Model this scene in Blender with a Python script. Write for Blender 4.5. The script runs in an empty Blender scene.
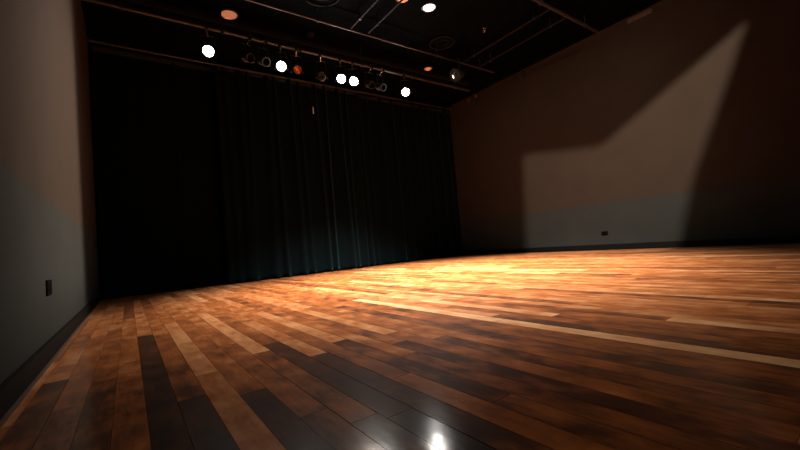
import bpy, bmesh, math, random
from mathutils import Vector, Matrix, Euler
random.seed(11)
PI = math.pi
scene = bpy.context.scene
COL = scene.collection

# ------------------------------------------------------------------ room size (metres)
XL, XR, YB, YF, H = -0.396, 7.872, 7.96, -1.8, 4.4
WAINSCOT = 0.953

# ------------------------------------------------------------------ materials
def nt(name):
    m = bpy.data.materials.new(name); m.use_nodes = True
    t = m.node_tree; b = t.nodes['Principled BSDF']
    return m, t, b

def plain(name, col, rough=0.5, metal=0.0, noise=0.0, scale=30.0, spec=0.5, bump=0.0):
    m, t, b = nt(name)
    b.inputs['Roughness'].default_value = rough
    b.inputs['Metallic'].default_value = metal
    b.inputs['Specular IOR Level'].default_value = spec
    tc = t.nodes.new('ShaderNodeTexCoord')
    n = t.nodes.new('ShaderNodeTexNoise'); n.inputs['Scale'].default_value = scale
    n.inputs['Detail'].default_value = 4
    t.links.new(tc.outputs['Object'], n.inputs['Vector'])
    r = t.nodes.new('ShaderNodeValToRGB')
    lo = [max(0, c*(1-noise)) for c in col]; hi = [c*(1+noise) for c in col]
    r.color_ramp.elements[0].position = .3; r.color_ramp.elements[1].position = .7
    r.color_ramp.elements[0].color = (*lo, 1); r.color_ramp.elements[1].color = (*hi, 1)
    t.links.new(n.outputs['Fac'], r.inputs['Fac'])
    t.links.new(r.outputs['Color'], b.inputs['Base Color'])
    if bump:
        bp = t.nodes.new('ShaderNodeBump'); bp.inputs['Strength'].default_value = bump
        bp.inputs['Distance'].default_value = .002
        t.links.new(n.outputs['Fac'], bp.inputs['Height']); t.links.new(bp.outputs['Normal'], b.inputs['Normal'])
    return m

def glow(name, col, strength):
    m, t, b = nt(name)
    b.inputs['Base Color'].default_value = (*col, 1)
    b.inputs['Emission Color'].default_value = (*col, 1)
    b.inputs['Emission Strength'].default_value = strength
    b.inputs['Roughness'].default_value = .3
    return m

def wall_paint():
    """beige paint above a grey dado: two paints meeting in a straight line"""
    m, t, b = nt('two_tone_wall_paint')
    tc = t.nodes.new('ShaderNodeTexCoord')
    sx = t.nodes.new('ShaderNodeSeparateXYZ'); t.links.new(tc.outputs['Object'], sx.inputs[0])
    gt = t.nodes.new('ShaderNodeMath'); gt.operation = 'GREATER_THAN'
    gt.inputs[1].default_value = WAINSCOT; t.links.new(sx.outputs['Z'], gt.inputs[0])
    mix = t.nodes.new('ShaderNodeMix'); mix.data_type = 'RGBA'
    t.links.new(gt.outputs[0], mix.inputs['Factor'])
    mix.inputs['A'].default_value = (.0185, .0202, .0190, 1)
    mix.inputs['B'].default_value = (.0235, .0172, .0132, 1)
    # weave-like roller texture and faint scuffs
    n = t.nodes.new('ShaderNodeTexNoise'); n.inputs['Scale'].default_value = 3.0; n.inputs['Detail'].default_value = 6
    t.links.new(tc.outputs['Object'], n.inputs['Vector'])
    mr = t.nodes.new('ShaderNodeMapRange'); mr.inputs['From Min'].default_value = .3; mr.inputs['From Max'].default_value = .7
    mr.inputs['To Min'].default_value = .93; mr.inputs['To Max'].default_value = 1.05
    t.links.new(n.outputs['Fac'], mr.inputs['Value'])
    mul = t.nodes.new('ShaderNodeMix'); mul.data_type = 'RGBA'; mul.blend_type = 'MULTIPLY'; mul.inputs['Factor'].default_value = 1
    t.links.new(mix.outputs['Result'], mul.inputs['A']); t.links.new(mr.outputs[0], mul.inputs['B'])
    t.links.new(mul.outputs['Result'], b.inputs['Base Color'])
    n2 = t.nodes.new('ShaderNodeTexNoise'); n2.inputs['Scale'].default_value = 160
    t.links.new(tc.outputs['Object'], n2.inputs['Vector'])
    bp = t.nodes.new('ShaderNodeBump'); bp.inputs['Strength'].default_value = .15; bp.inputs['Distance'].default_value = .002
    t.links.new(n2.outputs['Fac'], bp.inputs['Height']); t.links.new(bp.outputs['Normal'], b.inputs['Normal'])
    b.inputs['Roughness'].default_value = .9
    b.inputs['Specular IOR Level'].default_value = .04
    return m

def board_wood():
    m, t, b = nt('varnished_floor_boards')
    L = t.links.new
    tc = t.nodes.new('ShaderNodeTexCoord')
    at = t.nodes.new('ShaderNodeAttribute'); at.attribute_name = 'tone'      # tone of each board
    ar = t.nodes.new('ShaderNodeAttribute'); ar.attribute_name = 'shift'     # grain offset of each board
    mp = t.nodes.new('ShaderNodeMapping'); mp.inputs['Scale'].default_value = (1, .16, 1)
    L(tc.outputs['Object'], mp.inputs['Vector'])
    cm = t.nodes.new('ShaderNodeCombineXYZ'); L(ar.outputs['Fac'], cm.inputs['Z'])
    ad = t.nodes.new('ShaderNodeVectorMath'); ad.operation = 'ADD'
    L(mp.outputs[0], ad.inputs[0]); L(cm.outputs[0], ad.inputs[1])
    grain = t.nodes.new('ShaderNodeTexNoise'); grain.inputs['Scale'].default_value = 55
    grain.inputs['Detail'].default_value = 6; grain.inputs['Roughness'].default_value = .65
    L(ad.outputs[0], grain.inputs['Vector'])
    # worn blotches, as large as a hand, across the boards
    mp2 = t.nodes.new('ShaderNodeMapping'); mp2.inputs['Scale'].default_value = (1, .55, 1)
    L(tc.outputs['Object'], mp2.inputs['Vector'])
    bl = t.nodes.new('ShaderNodeTexNoise'); bl.inputs['Scale'].default_value = 9
    bl.inputs['Detail'].default_value = 6; bl.inputs['Roughness'].default_value = .58
    ad2 = t.nodes.new('ShaderNodeVectorMath'); ad2.operation = 'ADD'
    sc2 = t.nodes.new('ShaderNodeVectorMath'); sc2.operation = 'SCALE'; sc2.inputs['Scale'].default_value = .12
    L(cm.outputs[0], sc2.inputs[0]); L(mp2.outputs[0], ad2.inputs[0]); L(sc2.outputs[0], ad2.inputs[1])
    L(ad2.outputs[0], bl.inputs['Vector'])
    # tone = board + blotch + grain
    def lin(src, k, off):
        q = t.nodes.new('ShaderNodeMath'); q.operation = 'MULTIPLY_ADD'
        L(src, q.inputs[0]); q.inputs[1].default_value = k; q.inputs[2].default_value = off
        return q.outputs[0]
    def add(a_, b_):
        q = t.nodes.new('ShaderNodeMath'); q.operation = 'ADD'; L(a_, q.inputs[0]); L(b_, q.inputs[1]); return q.outputs[0]
    tone = add(add(at.outputs['Fac'], lin(bl.outputs['Fac'], .8, -.40)), lin(grain.outputs['Fac'], .32, -.16))
    r = t.nodes.new('ShaderNodeValToRGB'); e = r.color_ramp.elements
    e[0].position = 0.0; e[0].color = (.016, .005, .002, 1)
    e[1].position = 1.0; e[1].color = (.68, .40, .20, 1)
    for p, c in ((.25, (.065, .0165, .005)), (.5, (.285, .076, .0145)), (.75, (.49, .205, .076))):
        k = e.new(p); k.color = (*c, 1)
    L(tone, r.inputs['Fac']); L(r.outputs['Color'], b.inputs['Base Color'])
    # varnish: worn and uneven
    rr = t.nodes.new('ShaderNodeMapRange'); rr.inputs['From Min'].default_value = .3; rr.inputs['From Max'].default_value = .7
    rr.inputs['To Min'].default_value = .36; rr.inputs['To Max'].default_value = .46
    L(bl.outputs['Fac'], rr.inputs['Value']); L(rr.outputs[0], b.inputs['Roughness'])
    b.inputs['Specular IOR Level'].default_value = .02
    b.inputs['Sheen Weight'].default_value = .10; b.inputs['Sheen Roughness'].default_value = .4; b.inputs['Sheen Tint'].default_value = (1, .82, .64, 1)
    b.inputs['Coat Weight'].default_value = .7; b.inputs['Coat Roughness'].default_value = .135
    mp3 = t.nodes.new('ShaderNodeMapping'); mp3.inputs['Scale'].default_value = (1, .35, 1)
    L(tc.outputs['Object'], mp3.inputs['Vector'])
    wv = t.nodes.new('ShaderNodeTexNoise'); wv.inputs['Scale'].default_value = 26; wv.inputs['Detail'].default_value = 2
    L(mp3.outputs[0], wv.inputs['Vector'])
    bp = t.nodes.new('ShaderNodeBump'); bp.inputs['Strength'].default_value = .3; bp.inputs['Distance'].default_value = .0012
    L(wv.outputs['Fac'], bp.inputs['Height'])
    L(bp.outputs['Normal'], b.inputs['Normal']); L(bp.outputs['Normal'], b.inputs['Coat Normal'])
    return m

def velvet():
    m, t, b = nt('black_drape_cloth')
    tc = t.nodes.new('ShaderNodeTexCoord')
    n = t.nodes.new('ShaderNodeTexNoise'); n.inputs['Scale'].default_value = 4
    t.links.new(tc.outputs['Object'], n.inputs['Vector'])
    r = t.nodes.new('ShaderNodeValToRGB')
    r.color_ramp.elements[0].color = (.0007, .0023, .0025, 1); r.color_ramp.elements[1].color = (.0012, .0036, .0040, 1)
    t.links.new(n.outputs['Fac'], r.inputs['Fac']); t.links.new(r.outputs['Color'], b.inputs['Base Color'])
    b.inputs['Roughness'].default_value = .9
    b.inputs['Specular IOR Level'].default_value = .04
    b.inputs['Sheen Weight'].default_value = .09
    b.inputs['Sheen Roughness'].default_value = .4
    b.inputs['Sheen Tint'].default_value = (.35, .85, 1, 1)
    return m

M = dict(
    paint=wall_paint(), wood=board_wood(), velvet=velvet(),
    subfloor=plain('dark_gap', (.010, .006, .004), .9),
    black_paint=plain('matt_black_paint', (.0105, .0125, .0125), .8, noise=.2, spec=.2),
    ceiling=plain('black_ceiling_paint', (.0010, .0018, .0020), .9, noise=.35, scale=6, spec=.02),
    base=plain('black_baseboard_vinyl', (.0025, .003, .0032), .6, noise=.1, spec=.06),
    strip=plain('brown_shoe_moulding_wood', (.055, .024, .011), .5, noise=.25, scale=12),
    pipe=plain('dull_brown_steel_pipe', (.030, .022, .019), .5, metal=.2, noise=.15, scale=8),
    can=plain('black_enamel', (.012, .012, .013), .42, noise=.1),
    chrome=plain('worn_chrome', (.62, .62, .62), .22, metal=1, noise=.08),
    copper=plain('copper_reflector', (.80, .46, .29), .32, metal=1, noise=.1),
    duct=plain('dark_painted_duct_steel', (.006, .0055, .005), .6, noise=.2, spec=.12),
    plastic=plain('black_plastic_plate', (.0010, .0010, .0010), .6, spec=.02),
    slot=plain('dark_slot', (.002, .002, .002), .8),
    white=plain('pale_glint_white', (.86, .88, .90), .3, noise=.05),  # pale colour that paints the glint on the drape
    box=plain('tan_junction_box_paint', (.055, .032, .020), .6, noise=.1),
    lens=glow('lit_lamp_glass', (1.0, .95, .88), 240.0),
    downlit=glow('lit_downlight_glass', (1.0, .97, .92), 6.0),
    copper_glow=glow('dim_copper_glow', (.60, .25, .125), .48),  # copper-coloured emission standing in for light on the copper reflector
)

# ------------------------------------------------------------------ helpers
def obj(name, bm, mat, parent=None, smooth=False, loc=None, rot=None):
    bmesh.ops.recalc_face_normals(bm, faces=bm.faces)
    me = bpy.data.meshes.new(name); bm.to_mesh(me); bm.free()
    me.materials.append(mat)
    if smooth:
        for p in me.polygons: p.use_smooth = True
        try: me.set_sharp_from_angle(angle=math.radians(40))
        except Exception: pass
    o = bpy.data.objects.new(name, me); COL.objects.link(o)
    if parent: o.parent = parent
    if loc: o.location = loc
    if rot: o.rotation_euler = rot
    return o

def tag(o, label, cat, group=None):
    o['label'] = label; o['category'] = cat
    if group: o['group'] = group
    return o

def thing(name, label, cat, loc=(0, 0, 0), rot=(0, 0, 0), group=None):
    o = bpy.data.objects.new(name, None); COL.objects.link(o)
    o.location = loc; o.rotation_euler = rot; o.empty_display_size = .1
    return tag(o, label, cat, group)

def struct(name, bm, mat, **k):
    o = obj(name, bm, mat, **k); o['kind'] = 'structure'; return o

def box(bm, x0, x1, y0, y1, z0, z1):
    r = bmesh.ops.create_cube(bm, size=1)
    bmesh.ops.scale(bm, vec=(x1-x0, y1-y0, z1-z0), verts=r['verts'])
    bmesh.ops.translate(bm, vec=((x0+x1)/2, (y0+y1)/2, (z0+z1)/2), verts=r['verts'])
    return r['verts']

def new(): return bmesh.new()

def tube(bm, p, q, r, n=12, caps=True):
    p, q = Vector(p), Vector(q); d = q-p
    g = bmesh.ops.create_cone(bm, cap_ends=caps, segments=n, radius1=r, radius2=r, depth=d.length)
    m = Matrix.Translation((p+q)/2) @ d.to_track_quat('Z', 'Y').to_matrix().to_4x4()
    bmesh.ops.transform(bm, matrix=m, verts=g['verts'])

def lathe(bm, prof, n=28, axis='Y'):
    """prof: (radius, along) pairs, turned about the axis"""
    rings = []
    for r, a in prof:
        ring = []
        for k in range(n):
            t = 2*PI*k/n; c, s = r*math.cos(t), r*math.sin(t)
            ring.append(bm.verts.new((c, a, s) if axis == 'Y' else (c, s, a)))
        rings.append(ring)
    for A, B in zip(rings, rings[1:]):
        for k in range(n):
            bm.faces.new((A[k], A[(k+1) % n], B[(k+1) % n], B[k]))
    return rings

def disc(bm, r, a, n=28, axis='Y'):
    vs = [bm.verts.new((r*math.cos(2*PI*k/n), a, r*math.sin(2*PI*k/n)) if axis == 'Y' else
                       (r*math.cos(2*PI*k/n), r*math.sin(2*PI*k/n), a)) for k in range(n)]
    bm.faces.new(vs)

def torus(bm, R, r, z, n=40, k=8):
    prof = [(R+r*math.cos(2*PI*i/k), z+r*math.sin(2*PI*i/k)) for i in range(k+1)]
    lathe(bm, prof, n, 'Z')

# ------------------------------------------------------------------ floor of real boards
def build_floor():
    W = .0925
    bm = new()
    lt = bm.faces.layers.float.new('tone'); ls = bm.faces.layers.float.new('shift')
    rnd = random.Random(5)
    # boards with a clear tone of their own, near-left ones darkened to carry the dim light: row -> (y0, y1, tone)
    k0 = math.floor((XL-.03)/W)-1
    special = {
        -4: [(.0, 2.4, .28)],
        -3: [(-.2, 1.9, .32), (1.9, 3.6, .46)],
        -2: [(.1, 2.2, .28), (2.2, 3.9, .44)],
        -1: [(.3, 2.1, .38), (2.1, 4.6, .50)],
        0: [(.2, 2.3, .10), (2.3, 3.3, .20)],
        1: [(.2, 1.62, .12), (1.62, 3.0, .40)],
        2: [(.2, 1.9, .56), (1.9, 3.7, .66)],
        3: [(-.2, 1.50, .12), (1.50, 3.2, .46)],
        4: [(-.2, 1.15, .36), (1.15, 2.4, .42)],
        5: [(-.2, 1.0, .30), (1.0, 2.05, .38), (2.05, 3.9, .68)],
        6: [(-.3, .95, .12), (.95, 2.2, .18), (2.2, 3.6, .45)],
        7: [(-.3, 1.75, .22), (1.75, 3.1, .60)],
        8: [(-.3, 1.2, .50), (1.2, 2.4, .36)],
        9: [(-.3, .8, .34), (.8, 1.9, .26), (1.9, 3.5, .66)],
        11: [(-.3, 1.6, .24), (1.6, 3.2, .40)],
        12: [(.2, 1.8, .42), (1.8, 3.4, .62)],
        13: [(.1, 1.5, .30)],
        10: [(-.2, 1.4, .33), (1.4, 3.0, .52)],
        14: [(-.4, 1.1, .40), (1.1, 2.9, .48)],
        15: [(-.2, 1.3, .26), (1.3, 3.0, .32)],
        16: [(-.2, 1.7, .36)],
        17: [(-.5, 1.9, .38)],
        20: [(-.5, 2.1, .40)],
        21: [(-.5, 1.3, .36)],
        22: [(-.5, 2.4, .44)],
        18: [(-.3, 1.5, .80), (1.5, 3.2, .84)],
        19: [(-.3, 1.6, .28)],
    }
    k = k0
    while .03+k*W < XR:
        x0, x1 = .03+k*W, .03+(k+1)*W
        segs = []
        if k in special:
            segs += special[k]
            y = segs[-1][1]; yb = segs[0][0]
        else:
            y = yb = rnd.uniform(-.6, .6)
        while y < YB:
            l = rnd.uniform(.75, 2.3); segs.append((y, y+l, None)); y += l
        while yb > YF:
            l = rnd.uniform(.75, 2.3); segs.append((yb-l, yb, None)); yb -= l
        for (y0, y1, tn) in segs:
            if tn is None:
                tn = rnd.choices([rnd.uniform(.32, .40), rnd.uniform(.44, .56), rnd.uniform(.54, .64), rnd.uniform(.68, .78)], (1.5, 5.0, 2.6, .5))[0]
            gp = rnd.choice((.0001, .0001, .0002, .0010)) if tn < .9 else .0001
            xa, xb, ya, yb_ = max(x0, XL)+gp, min(x1, XR)-gp, max(y0, YF)+.0002, min(y1, YB)-.0002
            if xb-xa < .004 or yb_-ya < .01: continue
            e = .0006
            z = [rnd.uniform(-.0003, .0003) for _ in range(2)]
            top = [bm.verts.new(v) for v in ((xa+e, ya+e, z[0]), (xb-e, ya+e, z[1]), (xb-e, yb_-e, z[1]), (xa+e, yb_-e, z[0]))]
            low = [bm.verts.new(v) for v in ((xa, ya, -.0022), (xb, ya, -.0022), (xb, yb_, -.0022), (xa, yb_, -.0022))]
            bot = [bm.verts.new((v.co.x, v.co.y, -.02)) for v in low]
            fs = [bm.faces.new(top)]
            for i in range(4):
                j = (i+1) % 4
                fs.append(bm.faces.new((low[i], low[j], top[j], top[i])))
                fs.append(bm.faces.new((bot[i], bot[j], low[j], low[i])))
            s = rnd.uniform(0, 40)
            for f in fs: f[lt] = tn; f[ls] = s
        k += 1
    o = struct('floor', bm, M['wood'])
    return o
build_floor()
bm = new(); box(bm, XL-.15, XR+.15, YF, YB+.15, -.12, -.02); struct('floor_base', bm, M['subfloor'])

# ------------------------------------------------------------------ shell
bm = new(); box(bm, XL-.15, XL, YF, YB, -.02, H); struct('wall_left', bm, M['paint'])
bm = new(); box(bm, XR, XR+.15, YF, YB, -.02, H); struct('wall_right', bm, M['paint'])
bm = new(); box(bm, XL-.15, XR+.15, YB, YB+.15, -.02, H); struct('wall_back', bm, M['black_paint'])
bm = new(); box(bm, XL-.15, XR+.15, YF, YB+.15, H, H+.12); struct('ceiling', bm, M['ceiling'])

def baseboard(name, x0, x1):
    bm = new()
    vs = box(bm, x0, x1, YF, YB-.02, 0, .115)
    bmesh.ops.bevel(bm, geom=[e for e in bm.edges if abs(e.verts[0].co.z-.115) < 1e-5 and abs(e.verts[1].co.z-.115) < 1e-5],
                    offset=.005, segments=2, affect='EDGES')
    return struct(name, bm, M['base'])
baseboard('baseboard_left', XL, XL+.018)
baseboard('baseboard_right', XR-.018, XR)
bm = new(); box(bm, XL+.018, XL+.030, YF, YB-.02, .0, .012); struct('trim_1', bm, M['strip'])

# ------------------------------------------------------------------ drapes along the back wall
YD = 7.72
def drape(label, x0, x1, amp, pitch, seed, y, top=4.22, pool=.02):
    rnd = random.Random(seed)
    bm = new()
    nx = max(24, int((x1-x0)/.022)); nz = 44
    # uneven folds: a list of fold centres, each wandering a little on its way down
    folds = []; x = x0
    while x < x1:
        folds.append((x, rnd.uniform(.6, 1.25), rnd.uniform(-.05, .05), rnd.uniform(0, 6.28), rnd.uniform(.035, .075)))
        x += pitch*rnd.uniform(.55, 1.5)
    grid = []
    for j in range(nz+1):
        f = j/nz; z = top*(1-f)+.012*f
        row = []
        for i in range(nx+1):
            xx = x0+(x1-x0)*i/nx
            d = 0
            for (fx, fa, drift, ph, wd) in folds:
                c = fx+drift*f*1.4+.018*math.sin(3.1*f+ph)*f
                w = wd*(.72+.55*f)
                u = (xx-c)/w
                if abs(u) < 4: d += fa*math.exp(-u*u)
            a = amp*(.55+.45*f)
            if f > .93: a *= 1+(f-.93)*6*pool/.02*.35
            pleat = .006*(1-f)**3*math.sin(xx*2*PI/.09)
            row.append(bm.verts.new((xx, y-a*d-pleat, z)))
        grid.append(row)
    for j in range(nz):
        for i in range(nx):
            bm.faces.new((grid[j][i], grid[j][i+1], grid[j+1][i+1], grid[j+1][i]))
    t = thing('stage_drape', label, 'curtain', ((x0+x1)/2, y, 0), group='black drapes along the back wall')
    for v in bm.verts: v.co.x -= (x0+x1)/2; v.co.y -= y
    c = obj('cloth', bm, M['velvet'], t, smooth=True)
    md = c.modifiers.new('thickness', 'SOLIDIFY'); md.thickness = .004; md.offset = 0
    b2 = new(); box(b2, x0-(x0+x1)/2, x1-(x0+x1)/2, -.008, .008, top-.07, top+.012)
    obj('heading_tape', b2, M['black_paint'], t)
    return t
drape('smooth flat black drape in the left back corner beside the beige wall', XL+.03, 1.62, .018, .62, 3, YD+.12)
drape('deeply folded black drape in the middle of the back wall', 1.50, 4.62, .072, .27, 8, YD)
drape('black drape with shallow folds reaching the right back corner', 4.50, XR-.03, .045, .30, 21, YD+.10)

# the thin bar the drapes hang from
t = thing('curtain_rail', 'thin brown bar along the top edge of the black drapes', 'rail', (3.7, YD, 4.255))
bm = new(); tube(bm, (XL+.02-3.7, 0, 0), (XR-.02-3.7, 0, 0), .017); obj('bar', bm, M['pipe'], t, smooth=True)
for i in range(6):
    x = XL+.5+i*1.45
    bm = new(); tube(bm, (x-3.7, 0, .012), (x-3.7, 0, H-4.255), .006, 8); box(bm, x-3.7-.012, x-3.7+.012, -.022, .022, -.022, .022)
    obj('hanger', bm, M['can'], t)

# small pale sliver hung before the drape to stand for a glint of light
t = thing('drape_glint', 'small pale upright sliver standing in for a glint high on the middle black drape', 'tag', (3.42, YD-.16, 3.56))
bm = new(); v = box(bm, -.012, .012, -.003, .003, -.075, .075)
bmesh.ops.scale(bm, vec=(.45, 1, 1), verts=[q for q in v if q.co.z > 0]); obj('plate', bm, M['white'], t)
bm = new(); tube(bm, (0, 0, .075), (0, .14, 4.255-3.56-.015), .0025, 6); obj('cord', bm, M['can'], t)

# ------------------------------------------------------------------ wall sockets
def socket(label, side, y, z, wide):
    sx = 1 if side == 'left' else -1
    x = XL if side == 'left' else XR
    t = thing('wall_socket', label, 'socket', (x, y, z))
    hw, hh = (.078, .046) if side == 'left' else (.064, .040)
    bm = new(); box(bm, 0 if sx > 0 else -.009, .009 if sx > 0 else 0, -hw, hw, -hh, hh)
    bmesh.ops.bevel(bm, geom=bm.edges[:], offset=.002, segments=1, affect='EDGES')
    obj('plate', bm, M['plastic'], t)
    for s in (-1, 1):
        bm = new()
        cy, cz = (s*.028, 0) if wide else (0, s*.027)
        box(bm, .009 if sx > 0 else -.0115, .0115 if sx > 0 else -.009, cy-.017, cy+.017, cz-.016, cz+.016)
        f = obj('receptacle', bm, M['plastic'], t)
        bm = new()
        for q in (-.007, .007):
            box(bm, .0113 if sx > 0 else -.0123, .0123 if sx > 0 else -.0113, cy+q-.0015, cy+q+.0015, cz-.004, cz+.008)
        obj('slot', bm, M['slot'], f)
socket('black power socket on the grey left wall above the black baseboard', 'left', 3.10, .415, True)
socket('small wide black power socket low on the grey right wall', 'right', 3.79, .34, True)

# ------------------------------------------------------------------ pipes, rails and fittings below the ceiling
def cross_pipe(label, y, z, r, x0=XL+.02, x1=XR-.02, cable=None, n=6, name='lighting_pipe'):
    cx = (x0+x1)/2
    t = thing(name, label, 'pipe', (cx, y, z), group='steel pipes under the ceiling')
    bm = new(); tube(bm, (x0-cx, 0, 0), (x1-cx, 0, 0), r, 14); obj('tube', bm, M['pipe'], t, smooth=True)
    for i in range(n):
        x = x0+.45+(x1-x0-.9)*i/(n-1)-cx
        bm = new(); tube(bm, (x, 0, 0), (x, 0, H-z), .007, 8); box(bm, x-.018, x+.018, -r-.005, r+.005, -r-.005, r+.005)
        obj('hanger', bm, M['can'], t)
    if cable:
        bm = new(); box(bm, x0-cx, x1-cx, -.03, .03, cable-.03, cable+.03)
        rw = obj('cable_raceway', bm, M['duct'], t)
    return t
cross_pipe('lighting pipe with raceway carrying the row of lit stage lamps', 5.99, 3.96, .026, x1=6.7, cable=.16)
cross_pipe('thin bare pipe crossing the ceiling in front of the lamp pipe', 5.41, 4.2, .016, x1=6.95)
cross_pipe('thick pipe crossing the ceiling nearest the viewer at top right', 3.30, 4.2, .026, x1=7.45)

def run_pipe(label, x, y0, y1, z, r):
    cy = (y0+y1)/2
    t = thing('conduit', label, 'pipe', (x, cy, z), group='conduits running towards the drapes')
    bm = new(); tube(bm, (0, y0-cy, 0), (0, y1-cy, 0), r, 12); obj('tube', bm, M['duct'], t, smooth=True)
    for y in (y0+.3, y1-.3):
        bm = new(); tube(bm, (0, y-cy, 0), (0, y-cy, H-z), .006, 8); box(bm, -r-.004, r+.004, y-cy-.015, y-cy+.015, -r-.004, r+.004)
        obj('strap', bm, M['can'], t)
run_pipe('dark conduit under the ceiling, left one of the middle pair', 3.24, 3.36, 5.38, 4.225, .018)
run_pipe('dark conduit under the ceiling, right one of the middle pair', 3.58, 3.36, 5.38, 4.225, .018)
run_pipe('dark conduit under the ceiling, left one of the pair near the right wall', 5.95, 3.36, 5.38, 4.225, .018)
run_pipe('dark conduit under the ceiling, right one of the pair near the right wall', 6.45, 3.36, 5.38, 4.225, .018)

def ring(label, x, y, R):
    t = thing('ceiling_speaker', label, 'speaker', (x, y, H), group='round dark ceiling speakers')
    bm = new(); torus(bm, R, .016, -.018); obj('rim', bm, M['duct'], t, smooth=True)
    bm = new(); lathe(bm, [(R-.01, -.008), (R*.7, -.028), (R*.35, -.02), (.03, -.012), (.001, -.011)], 36, 'Z')
    obj('grille', bm, M['ceiling'], t, smooth=True)
    bm = new(); torus(bm, R*.52, .008, -.024, 30, 6); obj('inner_ring', bm, M['duct'], t, smooth=True)
ring('round dark ceiling speaker cut by the top edge above the paired lamps', 2.55, 5.02, .29)
ring('round dark ceiling speaker near the lit downlight, to its right', 5.22, 5.24, .24)

def downlight(label, x, y, R, lit, z=H):
    t = thing('downlight', label, 'downlight', (x, y, z), group='round recessed downlights')
    # flange and a short can below the ceiling, reflector inside
    bm = new(); lathe(bm, [(R+.022, -.001), (R+.022, -.012), (R+.006, -.020), (R, -.020), (R, -.001)], 36, 'Z'); obj('trim_ring', bm, M['can'], t, smooth=True)
    bm = new(); lathe(bm, [(R, -.018), (R*.9, -.010), (R*.6, -.004), (R*.3, -.002), (.002, -.0015)], 36, 'Z'); obj('reflector', bm, M['chrome'] if lit else M['copper'], t, smooth=True)
    bm = new(); lathe(bm, [(R*.93, -.012), (R*.7, -.019), (R*.35, -.023), (.002, -.024)], 28, 'Z')
    obj('bulb', bm, M['downlit'] if lit else M['copper_glow'], t, smooth=True)  # unlit ones: a painted dim glow gives the reflector its lit look
    return t
downlight('bright white lit downlight at the top edge of the ceiling', 4.26, 4.50, .105, True)
downlight('dim copper downlight in the ceiling at the upper left', 1.48, 6.19, .125, False)
downlight('small dim copper downlight in the ceiling at the right above the last lamp', 5.69, 6.23, .085, False)
downlight('dim copper downlight cut by the top edge, left of the lit downlight', 3.72, 4.52, .095, False)

# small dome by the conduits, and boxes along the walls
t = thing('smoke_detector', 'small round smoke detector on the ceiling in front of the lamp pipe', 'detector', (2.84, 6.14, H))
bm = new(); lathe(bm, [(.075, 0), (.075, -.018), (.06, -.034), (.03, -.042), (.002, -.043)], 28, 'Z'); obj('housing', bm, M['duct'], t, smooth=True)
bm = new(); torus(bm, .045, .004, -.040, 24, 6); obj('vent_ring', bm, M['can'], t, smooth=True)

t = thing('sprinkler_head', 'small shiny sprinkler head below the ceiling right of the lit downlight', 'sprinkler', (5.62, 4.50, H))
bm = new(); tube(bm, (0, 0, 0), (0, 0, -.05), .014); obj('stem', bm, M['chrome'], t, smooth=True)
bm = new(); lathe(bm, [(.001, -.052), (.030, -.055), (.034, -.062), (.001, -.066)], 20, 'Z'); obj('deflector', bm, M['chrome'], t, smooth=True)
bm = new(); lathe(bm, [(.045, 0), (.045, -.006), (.02, -.012), (.014, -.012)], 20, 'Z'); obj('escutcheon', bm, M['chrome'], t, smooth=True)

def wall_box(label, y, z, sy, sz, mat, d=.06):
    t = thing('junction_box', label, 'box', (XR, y, z), group='small boxes along the top of the right wall')
    bm = new(); box(bm, -d, 0, -sy, sy, -sz, sz); bmesh.ops.bevel(bm, geom=bm.edges[:], offset=.004, segments=1, affect='EDGES'); obj('body', bm, mat, t)
    bm = new(); box(bm, -d-.006, -d, -sy*.86, sy*.86, -sz*.8, sz*.8); obj('cover', bm, mat, t)
    return t
wall_box('pale tan junction box high in the corner beside the drapes', 7.05, 4.30, .045, .045, M['box'])
wall_box('smaller tan junction box high on the wall next to the pale one', 6.78, 4.31, .026, .035, M['box'])
wall_box('black junction box high on the brown wall between drapes and thick pipe', 5.30, 4.25, .06, .07, M['can'])
wall_box('long orange-brown strip standing in for a lit patch under the ceiling at far right', 2.72, 4.31, .20, .040, M['box'], .03)  # lit patch of wall built as a shallow tan strip

# ------------------------------------------------------------------ stage lamps
LAMPGROUP = 'stage lamps on the lighting pipe'
PIPE_Y, PIPE_Z = 5.99, 3.96
def aim_rot(d):
    """rotation that turns -Y of the lamp towards d, staying level"""
    d = Vector(d).normalized()
    yaw = math.atan2(d.x, -d.y); pitch = math.asin(d.z)
    return yaw, pitch

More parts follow.
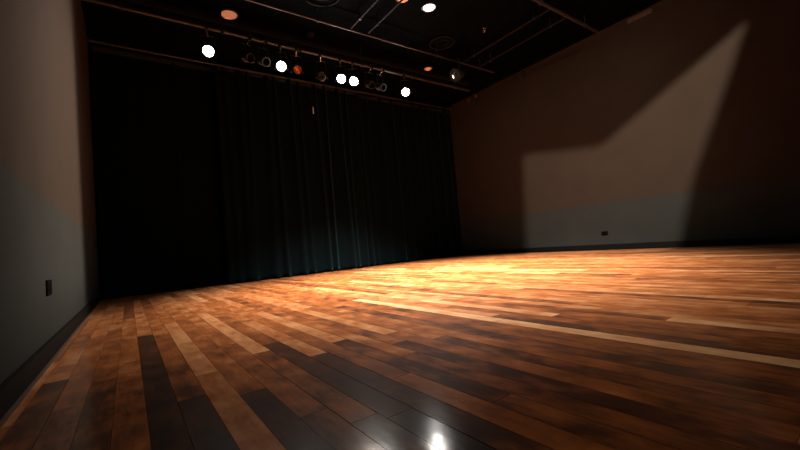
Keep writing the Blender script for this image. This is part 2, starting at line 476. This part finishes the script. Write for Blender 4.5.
def stage_lamp(label, x, z, d, lit, R=.073, leaves=True, name='stage_lamp', pipe=(PIPE_Y, PIPE_Z), cat='stage lamp', group=LAMPGROUP, length=.26, lensmat=None, rear=False):
    """lens centre at (x, pipe y, z); the root sits on the pipe"""
    py, pz = pipe
    yaw, pitch = aim_rot(d)
    t = thing(name, label, cat, (x, py, pz), (0, 0, yaw), group)
    drop = z-pz
    R3 = Matrix.Rotation(-pitch, 4, 'X') if False else Matrix.Rotation(pitch, 4, Vector((-1, 0, 0)))
    Mx = Matrix.Translation((0, 0, drop)) @ R3
    def put(bm): bmesh.ops.transform(bm, matrix=Mx, verts=bm.verts)
    # body: tapered can open at the front (front faces -Y), lens a little inside it
    bm = new()
    lathe(bm, [(R, -.004), (R+.010, -.004), (R+.010, .030), (R+.004, .036), (R+.004, length*.62), (R*.72, length*.92), (R*.40, length), (.002, length+.004)], 30)
    lathe(bm, [(R, -.004), (R, .03)], 30)
    put(bm); can = obj('can', bm, M['can'], t, smooth=True)
    bm = new()
    for k in range(5):
        a = .06+k*.022
        lathe(bm, [(R+.005, a), (R+.009, a+.003), (R+.009, a+.007), (R+.005, a+.010)], 30)
    put(bm); obj('cooling_fins', bm, M['can'], can, smooth=True)
    bm = new()
    if lit:
        lathe(bm, [(R, .004), (R*.72, -.004), (R*.38, -.009), (.002, -.011)], 30)
        put(bm); obj('lens', bm, M['lens'], t, smooth=True)
    else:
        lathe(bm, [(R, .012), (R*.8, .05), (R*.5, .085), (.02, .10), (.002, .10)], 30)
        put(bm); obj('reflector', bm, lensmat or M['copper'], t, smooth=True)
    # yoke: a fork from the pipe clamp down both sides
    bm = new()
    w = R+.022
    for s in (-1, 1):
        box(bm, s*w-.0025, s*w+.0025, length*.35-.013, length*.35+.013, drop*1.0-.02, -.075)
    box(bm, -w, w, length*.35-.013, length*.35+.013, -.080, -.075)
    obj('yoke', bm, M['can'], t)
    for s in (-1, 1):
        bm = new(); tube(bm, (s*(w+.003), length*.35, drop), (s*(w+.020), length*.35, drop), .016, 10); obj('knob', bm, M['can'], t, smooth=True)
    bm = new()
    tube(bm, (0, length*.35, -.078), (0, 0, -.036), .010, 10)
    box(bm, -.020, .020, -.038, -.032, -.034, .034); box(bm, -.020, .020, .032, .038, -.034, .034); box(bm, -.020, .020, -.038, .038, .032, .038)
    box(bm, -.020, .020, -.038, .038, -.042, -.034)
    obj('clamp', bm, M['chrome'] if not lit else M['can'], t)
    # barn doors opened wide
    if leaves:
        for k in range(4):
            bm = new()
            ang = k*PI/2
            phi = math.radians(62)
            hw = R*.86
            p0 = (R+.012, -.004); L_ = .10
            p1 = (p0[0]+L_*math.sin(phi), p0[1]-L_*math.cos(phi))
            vs = []
            for off in (0, .0015):
                for (rr, aa), ww in ((p0, hw), (p1, hw*1.22)):
                    vs.append([(rr, aa+off, -ww), (rr, aa+off, ww)])
            q = [bm.verts.new(v) for pair in vs for v in pair]
            for f in ((0, 1, 3, 2), (4, 6, 7, 5), (0, 2, 6, 4), (1, 5, 7, 3), (2, 3, 7, 6), (0, 4, 5, 1)):
                bm.faces.new([q[i] for i in f])
            bmesh.ops.transform(bm, matrix=Matrix.Rotation(ang, 4, 'Y'), verts=bm.verts)
            put(bm); obj('barn_door', bm, M['can'], t)
    return t, Mx

def spot(parent, Mx, energy, size, blend, colour, radius=.03, ahead=.03, turn=(0, 0)):
    """the lamp's own bulb, shining out of its front"""
    l = bpy.data.lights.new('bulb', 'SPOT')
    l.energy = energy; l.spot_size = math.radians(size); l.spot_blend = blend; l.color = colour; l.shadow_soft_size = radius
    o = bpy.data.objects.new('bulb', l); COL.objects.link(o); o.parent = parent
    # light shines along its -Z; lamp front is -Y
    base = Matrix.Rotation(-PI/2, 4, 'X')
    o.matrix_local = Mx @ Matrix.Translation((0, -ahead, 0)) @ Matrix.Rotation(turn[1], 4, 'Z') @ Matrix.Rotation(turn[0], 4, 'X') @ base
    return o

WARM = (1.0, .86, .70)
lamps = [  # x, z, energy, cone, blend, aim, label
    (1.10, 3.60, 50, 88, 1.0, (.10, -.42, -1), 'lit white stage lamp, leftmost on the lighting pipe'),
    (2.20, 3.60, 90, 88, 1.0, (.10, -.42, -1), 'lit white stage lamp, second from the left, beside a copper unlit lamp'),
    (3.31, 3.60, 150, 88, 1.0, (-.12, -.46, -1), 'lit white stage lamp, left one of the close glowing pair'),
    (3.57, 3.60, 150, 88, 1.0, (.15, -.42, -1), 'lit white stage lamp, right one of the close glowing pair'),
    (4.79, 3.60, 140, 88, 1.0, (.0, -.42, -1), 'lit white stage lamp, rightmost and alone on the lighting pipe'),
]
for (x, z, en, cone, bl, d, lab) in lamps:
    face = (-x*.9, -PIPE_Y, -2.6)                        # every can is turned towards the middle of the house
    t, Mx = stage_lamp(lab, x, z, face, True, leaves=False)
    f = Vector(face).normalized()
    o = spot(t, Mx, en, cone, bl, WARM)
    # the beam keeps its own aim
    inv = Matrix.Rotation(t.rotation_euler.z, 4, 'Z').inverted()
    q = Vector(d).normalized().to_track_quat('-Z', 'Y').to_matrix().to_4x4()
    o.matrix_local = Matrix.Translation(Mx @ Vector((0, -.03, 0))) @ inv @ q

for (x, z, d, lab, cp) in [
    (1.71, 3.63, (.3, -1, -.5), 'unlit stage lamp, first from left in the gap after the leftmost lit lamp', 'can'),
    (1.955, 3.62, (.2, -1, -.6), 'unlit stage lamp just left of the second lit lamp', 'can'),
    (2.48, 3.60, (-.25, -1, -.62), 'unlit stage lamp with glowing copper reflector right of the second lit lamp', 'copper'),
    (2.92, 3.58, (-.5, -1, -.3), 'unlit stage lamp with shiny bits just left of the glowing pair', 'chrome'),
    (3.98, 3.60, (.1, -1, -.6), 'unlit stage lamp just right of the glowing pair', 'can'),
    (4.24, 3.60, (.2, -1, -.5), 'unlit stage lamp midway between the glowing pair and the rightmost lit lamp', 'can')]:
    stage_lamp(lab, x, z, d, False, R=.062, leaves=False, length=.24, lensmat=M[cp] if cp != 'can' else M['duct'])

# ------------------------------------------------------------------ the downlight's beam
l = bpy.data.lights.new('downlight_beam', 'SPOT'); l.energy = 12500; l.spot_size = math.radians(95); l.spot_blend = 1.0; l.color = (1, .98, .96); l.shadow_soft_size = .08
o = bpy.data.objects.new('downlight_beam', l); COL.objects.link(o); o.location = (4.26, 4.50, H-.06)
dl = next(q for q in COL.objects if q.name == 'downlight'); o.parent = dl; o.location = (0, 0, -.06); o.rotation_euler = (math.radians(-1), math.radians(3), 0)
near = downlight('lit downlight in the ceiling above the middle of the floor, nearer the viewer', 2.9, 2.5, .105, True)
l = bpy.data.lights.new('downlight_beam', 'SPOT'); l.energy = 150; l.spot_size = math.radians(104); l.spot_blend = 1.0; l.color = WARM; l.shadow_soft_size = .08
o = bpy.data.objects.new('downlight_beam', l); COL.objects.link(o); o.parent = near; o.location = (0, 0, -.06)

# ------------------------------------------------------------------ framing lamps: a bulb behind a plate whose shutters frame the beam
def framing_lamp(label, P, pts, ctr, hang_z, energy, size, blend, bulb_r, D=.12, Rr=.17, colour=(1, .85, .70)):
    """pts: the corners the shutters are set to, on the wall the lamp lights"""
    P = Vector(P); ctr = Vector(ctr); pts = [Vector(q) for q in pts]
    ax = (ctr-P).normalized()
    u = ax.cross(Vector((0, 0, 1))).normalized(); v = u.cross(ax)
    t = thing('framing_lamp', label, 'stage lamp', P)
    flat = []
    for q in pts:
        w_ = (q-P); w_ = w_*(D/w_.dot(ax)); flat.append((w_.dot(u), w_.dot(v)))
    n = len(flat)
    def P3(a, b, c=D): return ax*c+u*a+v*b
    cx = sum(a for a, b in flat)/n; cy = sum(b for a, b in flat)/n
    ang = [math.atan2(b-cy, a-cx) for a, b in flat]
    rim = [(cx+Rr*math.cos(k), cy+Rr*math.sin(k)) for k in ang]
    def ringpts(a0, a1, m):                       # the rim between two corners, rounded
        d = (a1-a0+PI) % (2*PI)-PI
        return [(cx+Rr*math.cos(a0+d*i/m), cy+Rr*math.sin(a0+d*i/m)) for i in range(m+1)]
    bm = new()
    for i in range(n):
        k = (i+1) % n
        rp = ringpts(ang[i], ang[k], 5)
        bm.faces.new([bm.verts.new(P3(*flat[i])), bm.verts.new(P3(*flat[k]))]+[bm.verts.new(P3(*q)) for q in reversed(rp)])
    bmesh.ops.remove_doubles(bm, verts=bm.verts, dist=.0004)
    g = obj('shutter_plate', bm, M['slot'], t)
    md = g.modifiers.new('thickness', 'SOLIDIFY'); md.thickness = .002; md.offset = 0
    m = 32; bx, by = cx*.2, cy*.2
    bm = new()
    rings = []
    for c, r, ox, oy in ((D, Rr, cx, cy), (D*.3, Rr*.92, cx*.6, cy*.6), (-.06, .075, bx, by), (-.17, .060, bx, by), (-.19, .035, bx, by)):
        rings.append([bm.verts.new(P3(ox+r*math.cos(2*PI*q/m), oy+r*math.sin(2*PI*q/m), c)) for q in range(m)])
    for A, B in zip(rings, rings[1:]):
        for q in range(m): bm.faces.new((A[q], A[(q+1) % m], B[(q+1) % m], B[q]))
    bm.faces.new(rings[-1])
    obj('housing', bm, M['can'], t, smooth=True)
    bm = new(); tube(bm, P3(bx, by, -.1), (P3(bx, by, -.1).x, P3(bx, by, -.1).y, hang_z-P.z), .011, 10)
    obj('hanger', bm, M['can'], t, smooth=True)
    l = bpy.data.lights.new('bulb', 'SPOT'); l.energy = energy; l.spot_size = math.radians(size); l.spot_blend = blend
    l.color = colour; l.shadow_soft_size = bulb_r
    o = bpy.data.objects.new('bulb', l); COL.objects.link(o); o.parent = t
    o.rotation_euler = ax.to_track_quat('-Z', 'Y').to_euler()
framing_lamp('black framing lamp behind the viewer lighting the right wall', (2.0, 1.5, 4.10),
             [(XR, y, z) for y, z in ((1.29, 3.46), (3.69, 2.10), (5.52, 2.38), (5.75, -.6), (2.72, -.6), (2.22, 1.16))],
             (XR, 3.6, 1.4), H, 3700, 100, .2, .0022)
framing_lamp('black framing lamp behind the viewer spreading a faint soft light over the right wall', (2.0, .55, 4.10),
             [(XR, y, z) for y, z in ((1.9, 4.3), (7.6, 4.3), (7.6, .15), (2.3, .15))],
             (XR, 4.4, 1.9), H, 620, 90, .7, .02)
framing_lamp('black lamp seen from the side, high between the last lit lamp and right wall', (5.60, 5.28, 3.80),
             [(XL, y, z) for y, z in ((5.42, 4.36), (5.42, .10), (.2, .10), (.2, 4.36))],
             (XL, 4.9, 1.1), 4.2, 5500, 54, 1.0, .006, Rr=.125)

# ------------------------------------------------------------------ world: the dark rest of the hall behind the viewer
w = bpy.data.worlds.new('hall'); scene.world = w; w.use_nodes = True
bg = w.node_tree.nodes['Background']; bg.inputs[0].default_value = (.45, .85, 1.0, 1); bg.inputs[1].default_value = .006

# ------------------------------------------------------------------ camera
yaw, pitch, roll, F = 0.62839, 0.04778, -0.08622, 376.94
fw = Vector((math.sin(yaw)*math.cos(pitch), math.cos(yaw)*math.cos(pitch), math.sin(pitch)))
r0 = Vector((math.cos(yaw), -math.sin(yaw), 0)); u0 = r0.cross(fw)
rv = math.cos(roll)*r0+math.sin(roll)*u0; uv = -math.sin(roll)*r0+math.cos(roll)*u0
cam = bpy.data.cameras.new('camera'); co = bpy.data.objects.new('camera', cam); COL.objects.link(co)
m = Matrix((rv, uv, -fw)).transposed().to_4x4(); m.translation = (0, 0, .5); co.matrix_world = m
cam.sensor_width = 36; cam.lens = F/800*36; cam.clip_start = .02
scene.camera = co

vs = scene.view_settings
vs.view_transform = 'Standard'; vs.look = 'None'; vs.gamma = 1; vs.use_curve_mapping = False; vs.exposure = 0
scene.cycles.use_denoising = True
scene.cycles.max_bounces = 8
